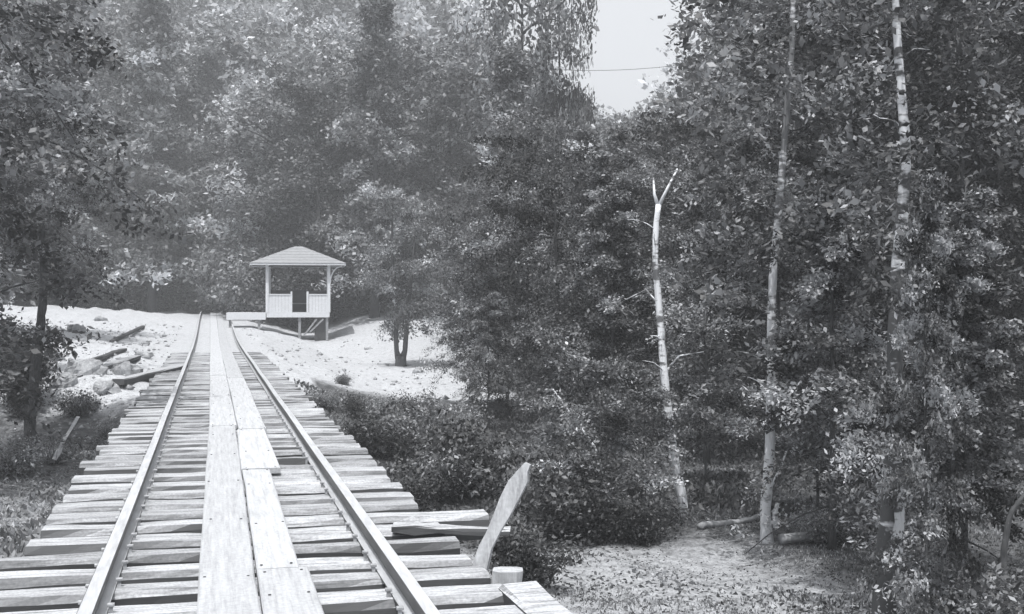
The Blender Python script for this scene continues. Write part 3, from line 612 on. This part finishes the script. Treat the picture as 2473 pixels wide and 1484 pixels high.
# edge of the clearing
edge = [(-60, 82, 20, 'md'), (50, 80, 18, 'ma'), (160, 84, 20, 'md'), (265, 81, 17, 'mb'), (360, 83, 18, 'ma'), (450, 86, 17, 'md'), (565, 80, 10, 'mb'), (660, 66, 13, 'ma'),
        (770, 64, 12, 'md'), (860, 70, 15, 'mb'), (960, 68, 15, 'ma'), (1050, 67, 16, 'md'), (1140, 62, 14, 'mb'), (1255, 52, 13, 'md')]
EL = ['dark broadleaf tree at the left frame edge behind the bank', 'full tree behind the left end of the pale bank', 'dark tree rising behind the left part of the pale bank', 'rounded tree behind the middle of the left bank',
      'leafy tree left of the track crest', 'dark tree straight behind the track crest', 'low bright tree just left of the shelter', 'tree directly behind the left eave of the shelter', 'dark tree directly behind the shelter roof',
      'tree behind the right eave of the shelter', 'tree between the shelter and the forked tree', 'dark tree behind the forked tree', 'tree at the back right corner of the clearing', 'dark tree closing the right side of the clearing']
for (xf, d, h, key), lb in zip(edge, EL):
    p = DG(xf, d); h = min(h, sky_cap(xf, 0.19*h/d*F, d, p[2])); tree(key, p, h, 'broadleaf_tree', lb, rng.uniform(0, 6), 'trees round the clearing', wide=1.1)
# two tall trees against the sky
for xf, d, h, lb in ((1262, 44, 17.0, 'tall tree with a bare upper trunk crossing the bright sky, left of the pair'), (1352, 46, 18, 'tall tree with clumped leaves beside the sky gap, right of the pair')):
    p = DG(xf, d); tree('mt' if xf < 1300 else 'ma', p, h, 'tall_tree', lb, rng.uniform(0, 6), 'tall trees beside the sky gap', wide=0.62 if xf < 1300 else 0.27)
# left near
left = [(-70, 25, 10, 'nb', 'big dark leafy tree at the left edge beside the pale bank'), (-120, 17, 9, 'na', 'dark tree at the far left edge over the weeds'), (-150, 40, 17, 'ma', 'tall dark tree filling the upper left corner'),
        (110, 78, 21, 'ma', 'dark tree second in from the upper left corner')]
for xf, d, h, key, lb in left:
    p = DG(xf, d); tree(key, p, h, 'broadleaf_tree', lb, rng.uniform(0, 6), 'dark trees on the left', wide=1.0)
# the right-hand wood, rows from far to near: frame column, depth, height, kind
rows = []
for d, hmin, hmax, step in ((44, 13, 18, 120), (36, 11, 16, 140), (29, 10, 14, 160), (23.5, 8, 12, 180), (18.5, 7, 10, 200)):
    x = 1200+4700/d+rng.uniform(0, 40)
    while x < 2640:
        rows.append((x+rng.normal(0, 20), d+rng.normal(0, d*0.05), rng.uniform(hmin, hmax))); x += step
for xf, d, h in rows:
    p = DG(xf, d)
    h = min(h, sky_cap(xf, 0.19*h/d*F, d, p[2])*rng.uniform(0.85, 1.0))
    h = max(h, 2.6)
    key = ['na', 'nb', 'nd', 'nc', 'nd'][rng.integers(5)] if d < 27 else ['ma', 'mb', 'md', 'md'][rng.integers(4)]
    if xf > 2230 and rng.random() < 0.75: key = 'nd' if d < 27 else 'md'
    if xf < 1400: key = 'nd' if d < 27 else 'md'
    if key == 'nc': lb, gr = 'small pointed tree inside the dark right-hand wood', 'pointed trees of the right-hand wood'
    elif key in ('nd', 'md'): lb, gr = 'dark shaded tree inside the right-hand wood', 'dark trees of the right-hand wood'
    else: lb, gr = 'tree with drooping sunlit sprays inside the right-hand wood', 'sunlit trees of the right-hand wood'
    if d > 33: lb += ', at the back'
    elif d < 21: lb += ', in front'
    if 1560 < xf < 1900: lb += ', by the forked birch'
    elif xf > 2200: lb += ', far right'
    tree(key, p, h, 'woodland_tree', lb, rng.uniform(0, 6), gr)
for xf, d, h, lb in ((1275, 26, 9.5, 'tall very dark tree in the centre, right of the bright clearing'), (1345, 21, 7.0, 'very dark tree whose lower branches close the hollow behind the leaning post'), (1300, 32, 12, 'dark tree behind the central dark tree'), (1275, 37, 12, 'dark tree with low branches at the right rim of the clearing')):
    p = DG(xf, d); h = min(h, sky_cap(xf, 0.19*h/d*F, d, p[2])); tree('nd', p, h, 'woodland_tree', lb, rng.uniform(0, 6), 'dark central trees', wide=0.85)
for xf, d, h, lb in ((905, 60, 16, 'tall pointed feathery tree behind the right side of the shelter'), (1075, 64, 17, 'tall pointed feathery tree at the back right of the clearing'), (1240, 42, 12.5, 'pointed feathery tree directly right of the clearing'),
                     (1420, 36, 9.5, 'pointed tree whose tip stands just below the sky gap'), (1490, 44, 10.5, 'pointed tree in the middle below the sky gap'), (640, 78, 17, 'tall pointed tree far behind the left eave of the shelter'), (500, 84, 19, 'tall pointed tree straight behind the track crest'), (330, 84, 18, 'tall pointed tree behind the middle of the left bank')):
    p = DG(xf, d); h = min(h, sky_cap(xf, 0.1*h/d*F, d, p[2])); tree('mp', p, h, 'pointed_tree', lb, rng.uniform(0, 6), 'pointed feathery trees')
# forked tree in the clearing
p, d = PG(968, 885); mb = MB()
def at_(x, y): return P(x, y, d)
b0 = p.copy(); b0[2] -= 0.1
r0 = empty('forked_tree', p); tag(r0, 'slim dark tree forking low down on the bright clearing', 'tree')
mb.tube(np.array([b0, p+[0, 0, 0.06], at_(968, 868), at_(967, 860)])-p, [0.24, 0.20, 0.19, 0.17], 10)
mb.tube(np.array([at_(963, 866), at_(958, 848), at_(956, 810), at_(958, 770), at_(955, 700), at_(945, 600), at_(950, 480)])-p, [0.13, 0.085, 0.08, 0.08, 0.07, 0.05, 0.02], 9)
mb.tube(np.array([at_(972, 866), at_(978, 848), at_(981, 810), at_(984, 770), at_(990, 700), at_(1000, 600), at_(1005, 470)])-p, [0.13, 0.09, 0.085, 0.08, 0.07, 0.05, 0.02], 9)
mb.build('trunk', M['bark'], r0, smooth=True)
c = link(bpy.data.objects.new('crown', TREES['ma'][1]), r0); c.scale = (0.36, 0.36, 0.42); c.location = (0, 0, 0.55)
# birches and slim pale stems, given as frame positions along the stem
def stem_tree(name, pts, d, rad, mat, label, crown=None, cs=0.5, cz=0.0, forks=(), n=9):
    base = P(pts[0][0], pts[0][1], d); g = gz(base[0], base[1])
    Q = [np.array([base[0], base[1], min(g, base[2])-0.15])] if pts[0][1] < 1500 else []
    Q += [P(x, y, d) for x, y in pts]; Q = np.array(Q); o = Q[0].copy(); o[2] = g
    # smooth through the points
    t = np.r_[0, np.cumsum(np.linalg.norm(np.diff(Q, axis=0), axis=1))]; tt = np.linspace(0, t[-1], 40)
    W_ = np.stack([np.interp(tt, t, Q[:, j]) for j in range(3)], 1)
    for _ in range(2): W_[1:-1] = (W_[:-2]+2*W_[1:-1]+W_[2:])/4
    rr = rad[0]+(rad[1]-rad[0])*np.linspace(0, 1, 40)**0.8; rr[0] *= 1.4; rr[1] *= 1.2
    r0 = empty(name, o); tag(r0, label, 'tree'); mb = MB(); rg = np.random.default_rng(int(pts[0][0])); mb.tube(W_-o, rr, n, rg, 0.06)
    for fk, r1, r2 in forks:
        K = np.array([P(x, y, d+dd) for x, y, dd in fk]); mb.tube(K-o, np.linspace(r1, r2, len(K)), 6)
    if len(pts) > 6:
        for j in range(9):
            i = int(rg.uniform(10, 38)); a_ = rg.uniform(0, 6.28); l_ = rg.uniform(0.06, 0.5)*(1 if j % 3 else 0.25); s_ = np.linspace(0, 1, 5)
            q_ = W_[i]-o+np.stack([l_*s_*math.cos(a_), l_*s_*math.sin(a_), l_*(0.75*s_-0.35*s_*s_)], 1)+rg.normal(0, 0.012, (5, 3))*s_[:, None]
            mb.tube(q_, np.linspace(rr[i]*0.2, 0.002, 5), 5)
    mb.build('trunk', M[mat], r0, smooth=True)
    if crown:
        c = link(bpy.data.objects.new('crown', TREES[crown][1]), r0); c.scale = (cs, cs, cs); im = len(Q)*2//3; c.location = (Q[im][0]-o[0], Q[im][1]-o[1]-0.02, cz)
    return r0
stem_tree('birch_tree', [(1652, 1248), (1648, 1205), (1628, 1110), (1610, 960), (1600, 860), (1592, 740), (1582, 640), (1584, 540), (1590, 495)], 13.6, (0.058, 0.030), 'birch', 'white birch with a forked top standing in the middle of the wood',
          forks=[([(1590, 500, 0), (1580, 470, 0), (1578, 430, 0)], 0.024, 0.008), ([(1590, 500, 0), (1612, 455, 0), (1636, 408, 0)], 0.022, 0.008), ([(1606, 900, 0), (1640, 860, .2), (1700, 850, .3)], 0.014, 0.005),
                 ([(1600, 745, 0), (1560, 700, .1), (1500, 730, .2)], 0.012, 0.004)])
stem_tree('birch_tree', [(1852, 1290), (1848, 1240), (1852, 1180), (1860, 1090), (1860, 1000), (1864, 900), (1862, 780), (1868, 640), (1885, 450), (1895, 320), (1912, 130), (1915, -40)], 12.5, (0.060, 0.024), 'birch_grey', 'tall slender birch with a bright bent foot right of the forked birch', crown='bir', cs=0.85, cz=-0.2,
          forks=[([(1852, 1200, 0), (1885, 1130, -.1), (1900, 1090, -.1)], 0.016, 0.008), ([(1874, 1275, -.1), (1872, 1240, -.1), (1878, 1215, -.1)], 0.03, 0.02)])
stem_tree('birch_tree', [(2135, 1560), (2138, 1400), (2150, 1250), (2158, 1100), (2162, 900), (2165, 700), (2180, 500), (2188, 400), (2182, 290), (2170, 150), (2163, 40), (2160, -60)], 8.9, (0.092, 0.022), 'birch_old', 'dark footed birch with peeling white upper trunk near the right edge', n=12, crown='bir', cs=0.66, cz=0.9,
          forks=[([(2160, 800, 0), (2175, 700, .05), (2200, 620, .1)], 0.012, 0.006)])
stem_tree('dead_stem', [(1440, 1085), (1400, 1030), (1335, 940)], 15, (0.02, 0.008), 'birch', 'thin bare pale branch slanting up left out of the bushes')
stem_tree('dead_stem', [(2425, 1330), (2440, 1240), (2480, 1190), (2540, 1120)], 9.2, (0.04, 0.012), 'birch_old', 'bent pale stem at the right edge of the frame')
stem_tree('slim_tree', [(1140, 905), (1138, 840), (1142, 780), (1138, 650), (1130, 560)], 27, (0.075, 0.03), 'bark', 'slim dark trunk at the right side of the bright clearing', crown='mb', cs=0.26, cz=0.9)
stem_tree('dark_trunk', [(72, 1010), (84, 900), (96, 800), (104, 730), (106, 640), (100, 540)], 20, (0.11, 0.05), 'bark', 'dark trunk slanting up beside the left end of the pale bank', crown='na', cs=0.36, cz=2.6)
birch3 = [o for o in col.objects if o.name.startswith('birch_tree')][-1]
b0_ = np.array(birch3.location); mb = MB(); pts = [P(2148, 1335, 8.9), P(2151, 1270, 8.9), P(2154, 1200, 8.9), P(2157, 1170, 8.9)]
V = []; m_ = 7
for i, q in enumerate(pts):
    for j in range(m_):
        th = -0.5*math.pi-YAW+(-0.45, 0.0, -0.25, 0.35)[i]+((1.5, 1.2, 1.0, 0.35)[i])*j/(m_-1); r_ = 0.100-0.004*i+0.006*math.sin(3*j+i)
        V.append(q-b0_+np.array([math.cos(th)*r_, math.sin(th)*r_, 0.05*math.sin(j*2.1+i)]))
mb.add(V, [(i*m_+j, i*m_+j+1, (i+1)*m_+j+1, (i+1)*m_+j) for i in range(3) for j in range(m_-1)])
mb.build('peeled_bark', M['peel'], birch3)
# saplings and shrubs
def shrub(key, xf, yf, h, label, name='shrub', d=None, wide=1.0, cat='shrub', grp='shrubs beside the track'):
    if d is None: p, _ = PG(xf, yf)
    else: p = DG(xf, d)
    return tree(key, p, h, name, label, rng.uniform(0, 6), grp, wide, cat=cat)
S = [('bb', 780, 985, .45, 'low shrub where the ties narrow right of the track'), ('bd', 860, 1010, .55, 'dark shrub at the lower edge of the bright slope'), ('bb', 930, 1010, .55, 'shrub under the forked tree below the slope'),
     ('ba', 1010, 1020, .7, 'shrub at the lower right of the bright slope'), ('bd', 900, 1110, .8, 'dark shrub against the tie ends halfway along'), ('ba', 990, 1110, 1.0, 'leafy shrub right of the halfway ties'),
     ('bb', 1090, 1080, .9, 'tall shrub behind the leafy shrub on the right'), ('ba', 1060, 1210, .9, 'shrub behind the long tie end'), ('bd', 1150, 1200, 1.1, 'dark shrub just left of the leaning post'),
     ('nc', 1180, 1040, 2.6, 'dark young tree behind the leaning post'), ('bd', 1000, 1250, .6, 'small dark shrub poking between the right tie ends'), ('ba', 830, 930, .35, 'shrub on the dark lip below the shelter')]
for i, (k, x, y, h, lb) in enumerate(S): shrub(k, x, y, h, lb)
S2 = [(1150, 28, 3.2, 'sapb', 'bright drooping sapling overhanging the right of the clearing'), (1225, 25, 5.0, 'sapb', 'tall bright sapling right of the clearing'), (1390, 13.5, 1.9, 'sapb', 'bright sapling low down left of the forked birch'),
      (1450, 12.8, 1.5, 'sapl', 'sapling with the bare slanting branch behind it'), (1550, 13.2, 1.6, 'sapb', 'sapling touching the foot of the forked birch'), 
      (1705, 15.5, 2.2, 'sapb', 'bright sapling right of the forked birch trunk'), (1975, 13.5, 2.0, 'sapb', 'bright sapling right of the second birch'), (2075, 13.2, 2.0, 'sapl', 'sapling before the dark footed birch'),
      (2010, 12, 3.9, 'sapl', 'tall sapling left of the dark footed birch'), (1480, 20, 4.5, 'sapl', 'sapling deep in the dark hollow of the wood'),
      (2235, 8.3, 3.3, 'sapl', 'sapling growing up against the front of the dark footed birch'), (2330, 10.5, 3.4, 'sapl', 'sapling with drooping sprays near the right edge'), (2300, 10, 3.0, 'sapl', 'sapling right of the dark footed birch')]
for x, d_, h, k, lb in S2: shrub(({'sapb': 'nx', 'sapl': 'nc'}[k] if h > 2.3 else k), x, 0, h, lb, 'sapling', d=d_, wide=0.6 if x == 2235 else 1.0, cat='sapling', grp='saplings of the wood')
S3 = [(1900, 8.6, .22, 'bb', 'weedy shrub in the lower right of the path'), (2030, 8.6, .3, 'ba', 'weedy shrub beside the foot of the dark birch'),
      (2330, 8.5, .7, 'ba', 'shrub in the dark lower right corner'), (1430, 12.4, .7, 'bd', 'dark shrub at the back of the earth path'), (1560, 12.5, .6, 'bd', 'dark shrub in front of the forked birch'), (1330, 12.5, .9, 'bd', 'dark shrub right of the leaning post'),
      (1280, 10.5, .7, 'bd', 'dark low shrub directly behind the leaning post'), (2000, 12.3, .5, 'bb', 'low shrub on the far side of the path')]
for x, d_, h, k, lb in S3: shrub(k, x, 0, h, lb, d=d_, grp='shrubs round the path')
S4 = [(-40, 930, 1.7, 'ba', 'tall dark bush filling the left edge below the dark trunk'), (55, 965, 1.4, 'bd', 'dark bush round the foot of the slanting dark trunk'), (60, 1010, .9, 'bd', 'dark shrub in the hollow at the left edge'), (180, 1010, .6, 'ba', 'small shrub in the hollow left of the track'), (30, 1150, .7, 'bb', 'weedy shrub at the left edge of the frame'), (130, 1120, .45, 'bb', 'low weedy shrub beside the pale stick'),
      (20, 880, 1.1, 'bc', 'bright shrub beyond the dark trunk at the left edge'), (260, 1060, .35, 'bb', 'little shrub touching the left tie ends')]
for x, y, h, k, lb in S4: shrub(k, x, y, h, lb, grp='shrubs left of the track')
S5 = [(130, 77, 3.2, 'ba', 'bush behind the left end of the pale bank'), (180, 79, 3.0, 'bb', 'bush between two others behind the left end of the bank'), (280, 79, 3.2, 'ba', 'bush behind the left bank, third from the trunk'), (375, 81, 2.8, 'bb', 'bush behind the bank halfway to the rails'), (475, 82, 3.0, 'ba', 'bush directly left of the rails at the crest'), (690, 66, 3.0, 'ba', 'bush behind the left side of the shelter'), (760, 67, 2.8, 'bb', 'bush behind the shelter seen between its posts'), (330, 78, 3, 'ba', 'dark bush behind the pale bank'), (420, 80, 3.2, 'bb', 'dark bush left of the track crest'), (600, 62, 3.4, 'bc', 'bright bush beside the walkway deck'), (530, 74, 4.2, 'bc', 'bright bush at the crest of the track'),
      (860, 69, 2.8, 'ba', 'dark bush right of the shelter'), (930, 68, 2.6, 'bd', 'dark bush behind the forked tree'), (1010, 66, 2.8, 'bd', 'dark bush at the back of the clearing'), (230, 76, 3, 'bb', 'dark bush behind the left bank, second from the trunk')]
for x, d_, h, k, lb in S5: shrub(k, x, 0, h, lb, d=d_, grp='bushes behind the clearing')

# ---------------------------------------------------------------- weeds, grass and stones too many to count
def scatter(name, label, n, xr, yr, keep, h, wr, mat, seed, upw=1.0, dens=None):
    rg = np.random.default_rng(seed); x = rg.uniform(*xr, n); y = rg.uniform(*yr, n); k = keep(x, y, rg); x, y = x[k], y[k]
    z = terrain(x, y); m = len(x); hh = h*rg.uniform(0.4, 1.3, m)*(0.6+1.6*(vnoise(x, y, 0.7, 12)+0.5))
    a = norm(np.stack([rg.normal(0, 0.55, m), rg.normal(0, 0.55, m), np.full(m, upw)], 1)); b = norm(np.cross(a, rg.normal(0, 1, (m, 3))))
    c = np.stack([x, y, z], 1); w_ = (hh*wr)[:, None]; L_ = hh[:, None]
    V = np.stack([c-a*0.02, c+a*L_*0.5+b*w_, c+a*L_, c+a*L_*0.5-b*w_], 1).reshape(-1, 3)
    tone = np.repeat(np.clip(rg.lognormal(0, 0.45, m)*(1+1.2*vnoise(x, y, 0.6, 13)), 0.2, 2.4), 4)
    me = np_mesh(name, V, quads(m), tone); me.materials.append(M[mat]); tag(link(bpy.data.objects.new(name, me)), label, kind='stuff')
scatter('weeds', 'low weeds along the left of the track', 70000, (-8, -0.95), (4, 22), lambda x, y, r: ((x < -1.25) | (r.random(len(x)) < 0.3)) & (vnoise(x, y, 1.1, 15) > -0.22), 0.05, 0.2, 'weed', 1, upw=0.45)
scatter('leaf_litter', 'fallen leaves and short tufts over the earth path', 26000, (1.7, 7.5), (6, 13.5), lambda x, y, r: r.random(len(x)) < 0.35+1.2*(vnoise(x, y, 0.7, 18)+0.1), 0.024, 0.35, 'weed', 8, upw=0.25)
scatter('fallen_leaves', 'dark fallen leaves over the earth path', 9000, (1.7, 7.5), (6, 13.5), lambda x, y, r: r.random(len(x)) < 0.4+1.5*(vnoise(x, y, 0.5, 19)), 0.022, 0.4, 'leaf_dark', 9, upw=0.25)
scatter('undergrowth', 'leafy undergrowth between the ties and the right-hand wood', 52000, (1.5, 9), (8.5, 26.5), lambda x, y, r: (x > 1.65+0.3*r.random(len(x))) & (y > 12+0.1*(x-2)) & (y < 25.8), 0.05, 0.24, 'leaf_near', 2, upw=0.5)
scatter('grass', 'short grass and litter round the earth path', 34000, (1.9, 8), (5, 12.5), lambda x, y, r: (vnoise(x, y, 0.8, 14) > 0.02+0.1*(x < 3.2)) | (x > 5), 0.026, 0.14, 'weed', 3)
scatter('forest_litter', 'dark ferns and litter on the forest floor', 40000, (2, 18), (11, 34), lambda x, y, r: (x > 0.28*y) & (y > 13.5), 0.05, 0.25, 'leaf_dark', 4, upw=0.5)
def rubble(seed=7):
    rg = np.random.default_rng(seed); V = []; n = 3550
    x = np.concatenate([rg.uniform(-10, -1.2, 2600), rg.uniform(1.3, 8, 350), rg.uniform(-1.0, 1.4, 600)]); y = np.concatenate([20+38*rg.random(2600)**1.5, rg.uniform(27, 55, 350), rg.uniform(4, 24, 600)])
    z = terrain(x, y); s = 0.018*rg.lognormal(0, 0.65, n)+0.008
    base = np.array([(1, 0, 0), (0, 1, 0), (-1, 0, 0), (0, -1, 0), (0, 0, 0.8), (0, 0, -0.8)])
    Vv = (base[None]*(1+rg.uniform(-0.4, 0.4, (n, 6, 1)))*s[:, None, None]+np.stack([x, y, z+s*0.2], 1)[:, None]).reshape(-1, 3)
    t = np.array([(0, 1, 4), (1, 2, 4), (2, 3, 4), (3, 0, 4), (1, 0, 5), (2, 1, 5), (3, 2, 5), (0, 3, 5)]); Fq = (np.arange(n)[:, None, None]*6+t[None]).reshape(-1, 3)
    me = np_mesh('rubble', Vv, Fq); me.materials.append(M['rock']); tag(link(bpy.data.objects.new('rubble', me)), 'small stones strewn over the pale earth', kind='stuff')
rubble()
for (xa, ya, xb, yb, r_, lb, sd_) in ((1885, 1318, 2092, 1290, 0.055, 'pale fallen log along the wood edge right of the second birch', 1), (1690, 1283, 1832, 1262, 0.04, 'fallen log between the feet of the two birches', 2), (1905, 1262, 2060, 1240, 0.04, 'thin fallen log higher up behind the long one', 3)):
    a, _ = PG(xa, ya); b, _ = PG(xb, yb); t_ = np.linspace(0, 1, 9)[:, None]; rg = np.random.default_rng(sd_); q = a+(b-a)*t_+rg.normal(0, 0.012, (9, 3)); q[:, 2] += r_*0.8
    mb = MB(); mb.tube(q, np.linspace(r_, r_*0.6, 9), 9, rg, 0.05); tag(mb.build('fallen_log', M['grey_wood'], smooth=True), lb, 'log', 'fallen logs at the wood edge')
# wire across the sky gap
a = P(1330, 168, 43); b = P(1700, 150, 40); s = np.linspace(0, 1, 12)
mb = MB(); mb.tube([a+(b-a)*t+np.array([0, 0, -0.35*4*t*(1-t)*0.4]) for t in s], [0.008]*12, 5)
tag(mb.build('overhead_wire', M['wire']), 'thin dark wire strung across the lower sky gap', 'wire')

# ---------------------------------------------------------------- haze
mb = MB(); mb.box(-340, 340, -70, 480, -6, 95)
hm = bpy.data.materials.new('haze_air'); hm.use_nodes = True; n = hm.node_tree; n.nodes.remove(n.nodes['Principled BSDF'])
pv = n.nodes.new('ShaderNodeVolumePrincipled'); pv.inputs['Density'].default_value = 0.0028; pv.inputs['Color'].default_value = (0.93, 0.96, 1, 1)
n.links.new(pv.outputs[0], n.nodes['Material Output'].inputs['Volume'])
hz = mb.build('haze', hm); tag(hz, 'pale summer haze over the valley', kind='stuff')
